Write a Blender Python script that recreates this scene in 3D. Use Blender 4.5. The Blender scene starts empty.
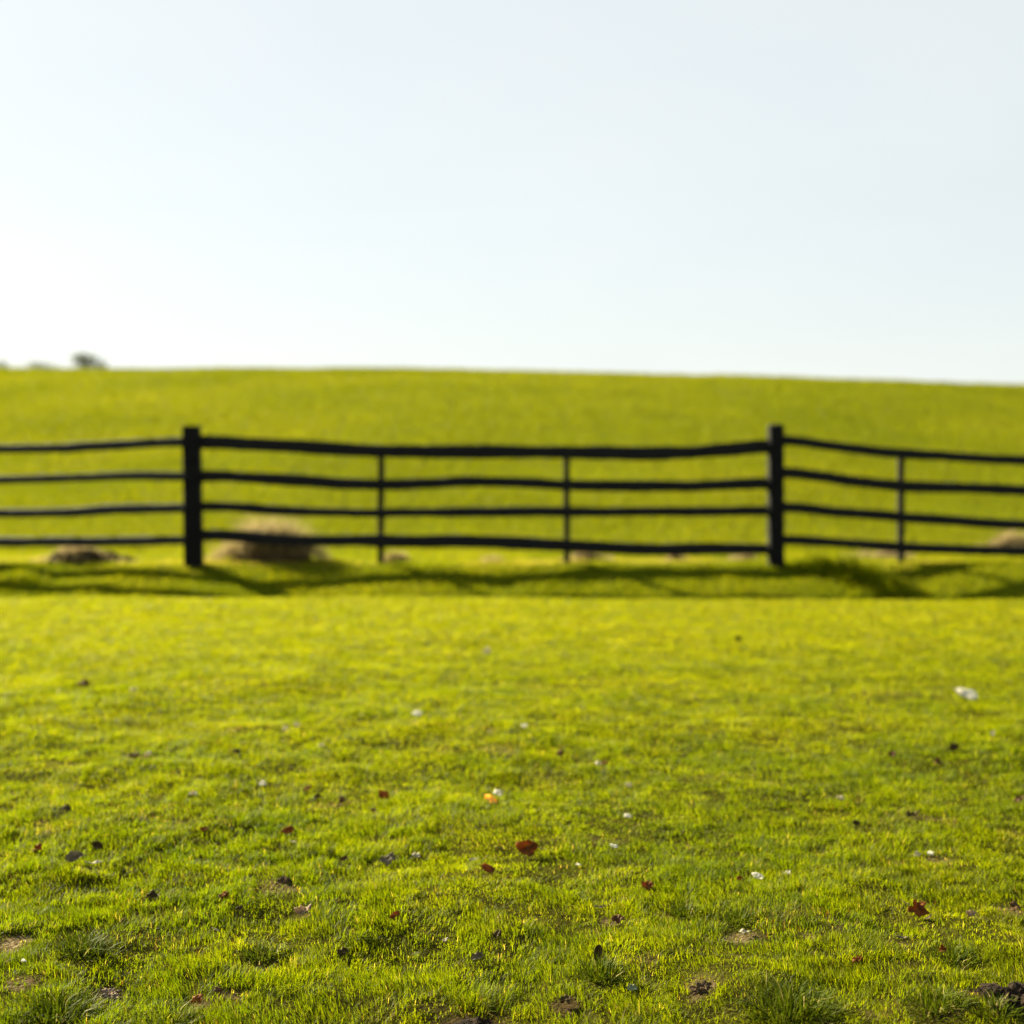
import bpy, math, random
import numpy as np
from mathutils import Matrix, Vector, Euler

rng = np.random.default_rng(7)
random.seed(7)
C = bpy.context.scene.collection
R = math.radians

# ------------------------------------------------------------------ camera model
CAM_H, FPX, PITCH = 0.86, 1400.0, math.atan(42.0 / 1400.0)

def ray(px, py):
    u, v = (px - 512.0) / FPX, (512.0 - py) / FPX
    c, s = math.cos(PITCH), math.sin(PITCH)
    y, z = c + s * v, c * v - s          # camera looks along +Y, tipped down by PITCH
    return u / y, z / y                  # x and z per metre of depth

def at(px, py, Y):
    a, b = ray(px, py)
    return Vector((a * Y, Y, CAM_H + b * Y))

# ------------------------------------------------------------------ noise and terrain
def _hash(ix, iy, seed):
    n = (ix.astype(np.int64) * 374761393 + iy.astype(np.int64) * 668265263 + seed * 982451653) & 0x7fffffff
    n = (n ^ (n >> 13)) * 1274126177 & 0x7fffffff
    n = (n ^ (n >> 16)) * 2246822519 & 0x7fffffff
    return ((n ^ (n >> 15)) & 0xffff) / 32767.5 - 1.0

def vn(x, y, s, seed=0):
    x = np.asarray(x, float) / s + 511.3; y = np.asarray(y, float) / s + 733.7
    ix, iy = np.floor(x), np.floor(y)
    fx, fy = x - ix, y - iy
    fx = fx * fx * fx * (fx * (fx * 6 - 15) + 10); fy = fy * fy * fy * (fy * (fy * 6 - 15) + 10)
    a, b = _hash(ix, iy, seed), _hash(ix + 1, iy, seed)
    c, d = _hash(ix, iy + 1, seed), _hash(ix + 1, iy + 1, seed)
    return (a + (b - a) * fx) * (1 - fy) + (c + (d - c) * fx) * fy

def sstep(e0, e1, x):
    t = np.clip((np.asarray(x, float) - e0) / (e1 - e0), 0, 1)
    return t * t * (3 - 2 * t)

HILL_Y0, CREST_Y = 14.2, 60.0

def hill_z(x, y):
    u = x / CREST_Y * FPX + 512
    drop = 15.5 * np.clip((u - 330) / 694.0, 0, 6) ** 1.5
    drop = np.where(drop > 60, 60 + (drop - 60) * 0.1, drop)
    drop = drop + 2.0 * np.clip((60 - u) / 500.0, 0, 4)
    zc = np.maximum(CAM_H + (97.5 - drop) / FPX * CREST_Y, -1.0)
    t = (y - HILL_Y0) / (CREST_Y - HILL_Y0)
    lin = np.where(t < 0.12, t * t / 0.24, t - 0.06) / 0.94
    z = zc * np.clip(lin, 0, 1)
    sl = zc / 0.94 / (CREST_Y - HILL_Y0)
    dy = np.maximum(y - CREST_Y, 0)
    da = 9.0
    k = sl / (2 * da)
    z = z + np.where(dy < da, sl * dy - k * dy * dy, sl * da - k * da * da - 0.006 * (dy - da))
    return z + 0.10 * vn(x, y, 7.0, 31) * sstep(15, 24, y) * (1 - sstep(48, 58, y))

def lawn_z(x, y):
    crest = 9.4 + 0.20 * vn(x, y * 0, 1.7, 5)
    f = 1 - sstep(3.5, 8.0, y) * 0.72
    z = f * (0.020 * vn(x, y, 0.9, 1) + 0.015 * vn(x, y, 0.37, 2) + 0.010 * vn(x, y, 0.15, 3) * (1 + 0.6 * vn(x, y, 0.8, 7)) + 0.003 * vn(x, y, 0.06, 4))
    d1 = sstep(crest - 0.35, 11.2, y)                      # the lawn rolls over into a shallow ditch
    z = z - 0.40 * d1
    brow = 12.95 + 0.12 * vn(x, y * 0, 0.8, 6)
    up = np.clip((y - 11.4) / (brow - 11.4), 0, 1)
    up = np.where(up < 0.15, up * up / 0.3, up - 0.075) / 0.925
    z = z + 0.385 * up + 0.015 * sstep(13.3, 14.2, y) + sstep(11.3, 12.2, y) * (1 - sstep(13.4, 14.1, y)) * (0.012 * vn(x, y, 0.45, 8) + 0.006 * vn(x, y, 0.2, 9))
    return z

def gz(x, y):
    x = np.asarray(x, float); y = np.asarray(y, float)
    return np.where(y < HILL_Y0, lawn_z(x, np.minimum(y, HILL_Y0)), hill_z(x, np.maximum(y, HILL_Y0)))

def hit(px, py):
    """where the sight line through a pixel meets the lawn"""
    a, b = ray(px, py)
    Y = -CAM_H / b
    for _ in range(12):
        Y = 0.5 * Y + 0.5 * (gz(a * Y, Y) + 0.015 - CAM_H) / b
    return float(a * Y), float(Y)

# ------------------------------------------------------------------ object helpers
def tag(o, label=None, cat=None, group=None, kind=None):
    if label: o['label'] = label
    if cat: o['category'] = cat
    if group: o['group'] = group
    if kind: o['kind'] = kind
    return o

def link(name, me, mat, parent=None):
    o = bpy.data.objects.new(name, me)
    C.objects.link(o)
    if mat: me.materials.append(mat)
    if parent: o.parent = parent
    return o

def empty(name, loc):
    o = bpy.data.objects.new(name, None)
    C.objects.link(o); o.location = loc; o.empty_display_size = 0.2
    return o

def mesh_np(name, V, faces_list, attrs=None, smooth=True):
    """V (n,3); faces_list: list of int arrays (m,k)"""
    me = bpy.data.meshes.new(name)
    V = np.asarray(V, np.float32)
    me.vertices.add(len(V)); me.vertices.foreach_set('co', V.ravel())
    loops = np.concatenate([np.asarray(f, np.int32).ravel() for f in faces_list])
    tot = np.concatenate([np.full(len(f), f.shape[1], np.int32) for f in faces_list])
    st = np.concatenate([[0], np.cumsum(tot)[:-1]]).astype(np.int32)
    me.loops.add(len(loops)); me.loops.foreach_set('vertex_index', loops)
    me.polygons.add(len(tot)); me.polygons.foreach_set('loop_start', st)
    me.polygons.foreach_set('use_smooth', np.full(len(tot), smooth))
    me.update(calc_edges=True)
    for k, a in (attrs or {}).items():
        at_ = me.attributes.new(k, 'FLOAT', 'POINT'); at_.data.foreach_set('value', np.asarray(a, np.float32))
    return me

def grid_mesh(name, xs, ys, zf, attrs=None):
    X, Y = np.meshgrid(xs, ys)
    V = np.stack([X.ravel(), Y.ravel(), zf(X.ravel(), Y.ravel())], 1)
    nx, ny = len(xs), len(ys)
    i = (np.arange(ny - 1)[:, None] * nx + np.arange(nx - 1)[None]).ravel()
    F = np.stack([i, i + 1, i + nx + 1, i + nx], 1)
    at_ = {k: f(X.ravel(), Y.ravel()) for k, f in (attrs or {}).items()}
    return mesh_np(name, V, [F], at_)

def blade_mesh(name, P, az, h, w, lean, curve, tint, two=True):
    n = len(P)
    d = np.stack([np.cos(az), np.sin(az), np.zeros(n)], 1)
    pa = az + np.pi / 2 + rng.normal(0, 0.5, n)
    p = np.stack([np.cos(pa), np.sin(pa), np.zeros(n)], 1)
    up = np.array([0, 0, 1.0])
    h_, w_ = h[:, None], w[:, None]
    s, c = np.sin(lean)[:, None], np.cos(lean)[:, None]
    cu = curve[:, None]
    mid = P + d * (h_ * 0.5 * s) + up * (h_ * 0.55 * c)
    tip = mid + d * (h_ * (0.5 * s + cu)) + up * (h_ * np.maximum(0.45 * c - 0.45 * cu, 0.02))
    if two:
        V = np.stack([P - p * w_ * .5, P + p * w_ * .5, mid - p * w_ * .42, mid + p * w_ * .42, tip], 1).reshape(-1, 3)
        b = np.arange(n)[:, None] * 5
        fl = [b + np.array([[0, 1, 3, 2]]), b + np.array([[2, 3, 4]])]
        k = 5
    else:
        V = np.stack([P - p * w_ * .5, P + p * w_ * .5, tip], 1).reshape(-1, 3)
        fl = [np.arange(n)[:, None] * 3 + np.array([[0, 1, 2]])]
        k = 3
    return mesh_np(name, V, fl, {'tint': np.repeat(tint, k)})

# ------------------------------------------------------------------ materials
def new_mat(name):
    m = bpy.data.materials.new(name); m.use_nodes = True
    nt = m.node_tree; nt.nodes.clear()
    return m, nt.nodes, nt.links

def ramp(N, stops):
    r = N.new('ShaderNodeValToRGB'); e = r.color_ramp.elements
    while len(e) < len(stops): e.new(0.5)
    for k, (p, c) in enumerate(stops):
        e[k].position = p; e[k].color = (*c, 1)
    return r

def leafy(name, stops, trans=0.5, tcol=1.0, rough=0.5, spec=0.3, noise=None, attr='tint', sat=(1, 1, 1)):
    """thin plant tissue: reflects on one side and lets light through"""
    m, N, L = new_mat(name)
    out = N.new('ShaderNodeOutputMaterial'); mix = N.new('ShaderNodeMixShader'); mix.inputs[0].default_value = trans
    pr = N.new('ShaderNodeBsdfPrincipled'); pr.inputs['Roughness'].default_value = rough; pr.inputs['Specular IOR Level'].default_value = spec
    tr = N.new('ShaderNodeBsdfTranslucent')
    r = ramp(N, stops)
    if noise:
        tc = N.new('ShaderNodeTexCoord'); nz = N.new('ShaderNodeTexNoise')
        nz.inputs['Scale'].default_value = noise; nz.inputs['Detail'].default_value = 5
        L.new(tc.outputs['Object'], nz.inputs['Vector']); L.new(nz.outputs['Fac'], r.inputs[0])
    else:
        a = N.new('ShaderNodeAttribute'); a.attribute_name = attr; L.new(a.outputs['Fac'], r.inputs[0])
    mm = N.new('ShaderNodeMix'); mm.data_type = 'RGBA'; mm.blend_type = 'MULTIPLY'; mm.inputs[0].default_value = 1
    L.new(r.outputs[0], mm.inputs[6]); mm.inputs[7].default_value = (sat[0] * tcol, sat[1] * tcol, sat[2] * tcol, 1)
    L.new(r.outputs[0], pr.inputs['Base Color']); L.new(mm.outputs[2], tr.inputs[0])
    L.new(pr.outputs[0], mix.inputs[1]); L.new(tr.outputs[0], mix.inputs[2]); L.new(mix.outputs[0], out.inputs[0])
    return m

def solid(name, c1, c2, scale=8.0, rough=0.8, spec=0.3, bump=0.0, stretch=(1, 1, 1), detail=6.0, bscale=None):
    m, N, L = new_mat(name)
    out = N.new('ShaderNodeOutputMaterial'); pr = N.new('ShaderNodeBsdfPrincipled')
    tc = N.new('ShaderNodeTexCoord'); mp = N.new('ShaderNodeMapping'); mp.inputs['Scale'].default_value = stretch
    nz = N.new('ShaderNodeTexNoise'); nz.inputs['Scale'].default_value = scale; nz.inputs['Detail'].default_value = detail
    r = ramp(N, [(0.32, c1), (0.68, c2)])
    L.new(tc.outputs['Object'], mp.inputs[0]); L.new(mp.outputs[0], nz.inputs['Vector']); L.new(nz.outputs['Fac'], r.inputs[0])
    L.new(r.outputs[0], pr.inputs['Base Color']); pr.inputs['Roughness'].default_value = rough; pr.inputs['Specular IOR Level'].default_value = spec
    if bump:
        b = N.new('ShaderNodeBump'); b.inputs['Strength'].default_value = bump; b.inputs['Distance'].default_value = 0.02
        n2 = N.new('ShaderNodeTexNoise'); n2.inputs['Scale'].default_value = bscale or scale * 3; n2.inputs['Detail'].default_value = 8
        L.new(mp.outputs[0], n2.inputs['Vector']); L.new(n2.outputs['Fac'], b.inputs['Height']); L.new(b.outputs[0], pr.inputs['Normal'])
    L.new(pr.outputs[0], out.inputs[0])
    return m

GRASS = [(0.0, (0.030, 0.062, 0.003)), (0.35, (0.092, 0.127, 0.003)), (0.65, (0.180, 0.193, 0.004)), (0.88, (0.27, 0.248, 0.009)), (0.94, (0.40, 0.32, 0.11)), (0.965, (0.35, 0.26, 0.085)), (1.0, (0.11, 0.055, 0.017))]
HGRASS = [(0.0, (0.060, 0.084, 0.004)), (0.4, (0.118, 0.138, 0.005)), (0.65, (0.168, 0.179, 0.006)), (1.0, (0.228, 0.222, 0.012))]
M_grass = leafy('lawn_grass', GRASS, trans=0.58, tcol=1.6, rough=0.5, spec=0.07, sat=(1.0, 1.0, 0.25))
M_bank = leafy('bank_grass', GRASS, trans=0.55, tcol=1.5, rough=0.6, spec=0.05, sat=(1, 1, 0.3))
M_hill = leafy('hill_grass', HGRASS, trans=0.48, tcol=1.2, rough=0.6, spec=0.04, sat=(1.0, 0.98, 0.4))
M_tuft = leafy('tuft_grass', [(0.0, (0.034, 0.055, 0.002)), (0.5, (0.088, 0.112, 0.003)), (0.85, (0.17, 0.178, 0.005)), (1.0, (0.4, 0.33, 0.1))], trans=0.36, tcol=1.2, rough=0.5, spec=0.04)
M_straw = leafy('dry_grass', [(0.0, (0.10, 0.07, 0.03)), (0.45, (0.30, 0.23, 0.10)), (1.0, (0.55, 0.45, 0.22))], trans=0.5, tcol=1.0, rough=0.7, spec=0.1)
M_soil = solid('soil', (0.045, 0.030, 0.014), (0.16, 0.105, 0.052), 30, 0.95, 0.1, 0.9)
M_darksoil = solid('dark_soil', (0.012, 0.008, 0.004), (0.038, 0.025, 0.013), 40, 0.95, 0.1, 0.9)
M_tansoil = solid('tan_soil', (0.16, 0.11, 0.065), (0.36, 0.27, 0.17), 60, 0.95, 0.1, 0.9)
M_wood = solid('tarred_wood', (0.003, 0.003, 0.003), (0.009, 0.009, 0.0085), 5, 0.75, 0.12, 0.5, (1, 1, 9))
M_rail = solid('tarred_rail', (0.003, 0.0033, 0.0033), (0.010, 0.010, 0.0095), 5, 0.65, 0.18, 0.5, (1, 9, 9))
M_slim = solid('slim_post_wood', (0.006, 0.006, 0.004), (0.018, 0.016, 0.011), 5, 0.8, 0.2, 0.4, (1, 1, 9))
M_lit_rail = solid('lit_tarred_rail', (0.004, 0.004, 0.0037), (0.020, 0.019, 0.017), 6, 0.55, 0.3, 0.6, (1, 9, 9))  # left rails: paler, glossier copy of the rail wood, for their sunlit grey tops
M_bark = solid('bark', (0.03, 0.022, 0.016), (0.08, 0.06, 0.045), 6, 0.9, 0.2, 0.8, (1, 1, 0.3))
M_crown = leafy('tree_leaves', [(0.0, (0.12, 0.14, 0.10)), (1.0, (0.22, 0.25, 0.17))], trans=0.3, rough=0.6, spec=0.2)  # leaf colour paled and greyed to stand in for distance haze

def leafmat(name, c1, c2, trans=0.35, scale=60):
    return leafy(name, [(0.35, c1), (0.65, c2)], trans=trans, tcol=1.2, rough=0.65, spec=0.08, noise=scale)
LM = {
    'red': leafmat('red_brown_leaf', (0.13, 0.042, 0.009), (0.28, 0.11, 0.024), 0.45),
    'rust': leafmat('rust_leaf', (0.16, 0.05, 0.012), (0.34, 0.13, 0.03), 0.4),
    'orange': leafmat('orange_leaf', (0.80, 0.47, 0.07), (0.92, 0.68, 0.20), 0.65),
    'brown': leafmat('brown_leaf', (0.08, 0.042, 0.016), (0.19, 0.105, 0.045), 0.35),
    'dark': leafmat('dark_leaf', (0.034, 0.023, 0.006), (0.090, 0.062, 0.019), 0.15),
    'grey': leafmat('grey_leaf', (0.10, 0.080, 0.040), (0.26, 0.215, 0.12), 0.2),
    'tan': leafmat('tan_leaf', (0.22, 0.15, 0.08), (0.46, 0.34, 0.20), 0.35),
    'pale': leafmat('pale_leaf', (0.34, 0.31, 0.20), (0.62, 0.57, 0.40), 0.4),
    'white': leafmat('white_petal', (0.62, 0.59, 0.48), (0.86, 0.84, 0.74), 0.5),
    'sage': leafmat('sage_leaf', (0.17, 0.20, 0.09), (0.34, 0.37, 0.20), 0.3),
}

# ------------------------------------------------------------------ bare spots in the turf (pixel, half width, half height in pixels, how bare, how pale)
BARE_PX = [(20, 938, 26, 9, .9, .9), (108, 982, 18, 8, .95, .8), (14, 974, 20, 7, .8, .4), (197, 997, 14, 6, .8, .3), (745, 931, 15, 5, .75, .7),
           (836, 912, 34, 7, .6, .7), (806, 925, 14, 5, .65, .7), (618, 915, 14, 5, .9, .4), (702, 978, 16, 9, .9, .3), (1000, 990, 40, 12, 1.0, .0),
           (470, 1014, 34, 8, .85, .1), (566, 996, 14, 5, .9, .1), (905, 935, 24, 5, .7, .2), (895, 1003, 26, 7, .5, .2), (950, 1000, 24, 6, .5, .1),
           (420, 998, 24, 5, .6, .2), (30, 978, 30, 5, .5, .1), (303, 909, 14, 4, .8, .7), (270, 880, 30, 6, .5, .5), (660, 912, 20, 5, .5, .3),
           (160, 803, 26, 5, .5, .2), (40, 822, 26, 5, .5, .3), (140, 753, 24, 4, .6, .4), (880, 690, 60, 4, .3, .3), (540, 684, 30, 4, .5, .3),
           (330, 800, 30, 4, .7, .2), (925, 813, 26, 4, .7, .2), (800, 902, 30, 5, .5, .2), (735, 985, 20, 6, .4, .2), (235, 986, 20, 5, .6, .5),
           (600, 835, 40, 4, .3, .3), (690, 800, 30, 4, .3, .3), (930, 855, 30, 5, .5, .7), (452, 872, 24, 5, .5, .5), (90, 862, 24, 4, .6, .5),
           (500, 745, 30, 3, .5, .5), (60, 760, 40, 3, .4, .4), (640, 950, 26, 5, .4, .2), (1010, 905, 20, 4, .7, .4), (980, 910, 18, 5, .5, .5)]
BARE = []
for px, py, hw, hh, a, pl in BARE_PX:
    x, y = hit(px, py)
    sc = y / FPX
    BARE.append((x, y, hw * sc, max(hh * sc * y / CAM_H, hw * sc * 0.6), a, pl))

def bare_field(x, y):
    b = np.zeros_like(x); p = np.zeros_like(x)
    wob = 0.55 * vn(x, y, 0.045, 41) + 0.5 * vn(x, y, 0.015, 42)
    for bx, by, rx, ry, a, pl in BARE:
        m = (np.abs(x - bx) < rx * 1.8) & (np.abs(y - by) < ry * 1.8)
        if not m.any(): continue
        q = np.sqrt(((x[m] - bx) / rx) ** 2 + ((y[m] - by) / ry) ** 2) + wob[m]
        v = a * (1 - sstep(0.55, 1.15, q))
        p[m] = np.where(v > b[m], pl, p[m]); b[m] = np.maximum(b[m], v)
    return b, p

# ------------------------------------------------------------------ ground and hill
def graded(a, b, step, grow=1.25):
    out = [a]; s = step
    while out[-1] < b:
        out.append(min(out[-1] + s, b)); s *= grow
    return np.array(out)

def sheet_mat(name, hill=False):
    m, N, L = new_mat(name)
    out = N.new('ShaderNodeOutputMaterial'); pr = N.new('ShaderNodeBsdfPrincipled')
    tc = N.new('ShaderNodeTexCoord')
    n1 = N.new('ShaderNodeTexNoise'); n1.inputs['Scale'].default_value = 0.35 if hill else 25; n1.inputs['Detail'].default_value = 8
    L.new(tc.outputs['Object'], n1.inputs['Vector'])
    if hill:
        r = ramp(N, [(0.3, (0.070, 0.095, 0.005)), (0.7, (0.12, 0.14, 0.006))])
    else:
        r = ramp(N, [(0.3, (0.020, 0.019, 0.004)), (0.7, (0.058, 0.055, 0.008))])
    L.new(n1.outputs['Fac'], r.inputs[0])
    col = r.outputs[0]
    if not hill:
        n2 = N.new('ShaderNodeTexNoise'); n2.inputs['Scale'].default_value = 90; n2.inputs['Detail'].default_value = 6
        L.new(tc.outputs['Object'], n2.inputs['Vector'])
        rd = ramp(N, [(0.3, (0.018, 0.011, 0.006)), (0.7, (0.06, 0.036, 0.02))]); rp = ramp(N, [(0.3, (0.10, 0.07, 0.03)), (0.7, (0.32, 0.24, 0.13))])
        L.new(n2.outputs['Fac'], rd.inputs[0]); L.new(n2.outputs['Fac'], rp.inputs[0])
        ap = N.new('ShaderNodeAttribute'); ap.attribute_name = 'pale'; ab = N.new('ShaderNodeAttribute'); ab.attribute_name = 'bare'
        m1 = N.new('ShaderNodeMix'); m1.data_type = 'RGBA'; m2 = N.new('ShaderNodeMix'); m2.data_type = 'RGBA'
        L.new(ap.outputs['Fac'], m1.inputs[0]); L.new(rd.outputs[0], m1.inputs[6]); L.new(rp.outputs[0], m1.inputs[7])
        L.new(ab.outputs['Fac'], m2.inputs[0]); L.new(col, m2.inputs[6]); L.new(m1.outputs[2], m2.inputs[7])
        col = m2.outputs[2]
        at3 = N.new('ShaderNodeAttribute'); at3.attribute_name = 'turf'; m3 = N.new('ShaderNodeMix'); m3.data_type = 'RGBA'
        rt = ramp(N, [(0.3, (0.060, 0.080, 0.004)), (0.7, (0.125, 0.140, 0.005))]); L.new(n1.outputs['Fac'], rt.inputs[0])
        L.new(at3.outputs['Fac'], m3.inputs[0]); L.new(col, m3.inputs[6]); L.new(rt.outputs[0], m3.inputs[7]); col = m3.outputs[2]
    L.new(col, pr.inputs['Base Color']); pr.inputs['Roughness'].default_value = 1.0; pr.inputs['Specular IOR Level'].default_value = 0.0
    b = N.new('ShaderNodeBump'); b.inputs['Strength'].default_value = 0.8; b.inputs['Distance'].default_value = 0.08 if hill else 0.012
    n3 = N.new('ShaderNodeTexNoise'); n3.inputs['Scale'].default_value = 3 if hill else 120; n3.inputs['Detail'].default_value = 8
    L.new(tc.outputs['Object'], n3.inputs['Vector']); L.new(n3.outputs['Fac'], b.inputs['Height']); L.new(b.outputs[0], pr.inputs['Normal'])
    L.new(pr.outputs[0], out.inputs[0])
    return m

xs_r = graded(4.2, 420, 0.06, 1.28)
xs = np.concatenate([-xs_r[::-1], np.arange(-4.17, 4.18, 0.03), xs_r])
ys = np.concatenate([-graded(-1.2, 60, 0.1, 1.35)[::-1], np.arange(1.23, 6.0, 0.025), np.arange(6.0, HILL_Y0, 0.05), [HILL_Y0]])
go = link('ground', grid_mesh('ground', xs, ys, gz, {'bare': lambda x, y: bare_field(x, y)[0], 'pale': lambda x, y: bare_field(x, y)[1],
    'turf': lambda x, y: np.maximum(np.maximum(sstep(9.0, 10.0, y), sstep(0.35, 2.0, np.abs(x) - 0.37 * y)), 1 - sstep(1.3, 1.75, y))}), sheet_mat('turf_soil'))
tag(go, 'short green lawn in the foreground rolling into a shallow ditch before the fence', 'lawn', kind='structure')

hx_r = graded(12, 420, 0.5, 1.12)
hx = np.concatenate([-hx_r[::-1], np.arange(-11.75, 11.8, 0.25), hx_r])
hy = np.concatenate([np.arange(HILL_Y0, 30, 0.25), np.arange(30, 76, 0.5), graded(76, 900, 1.0, 1.12)])
ho = link('hill', grid_mesh('hill', hx, hy, gz), sheet_mat('hill_turf', True))
tag(ho, 'gently sloping green hillside pasture behind the black fence', 'hill', kind='structure')

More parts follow.
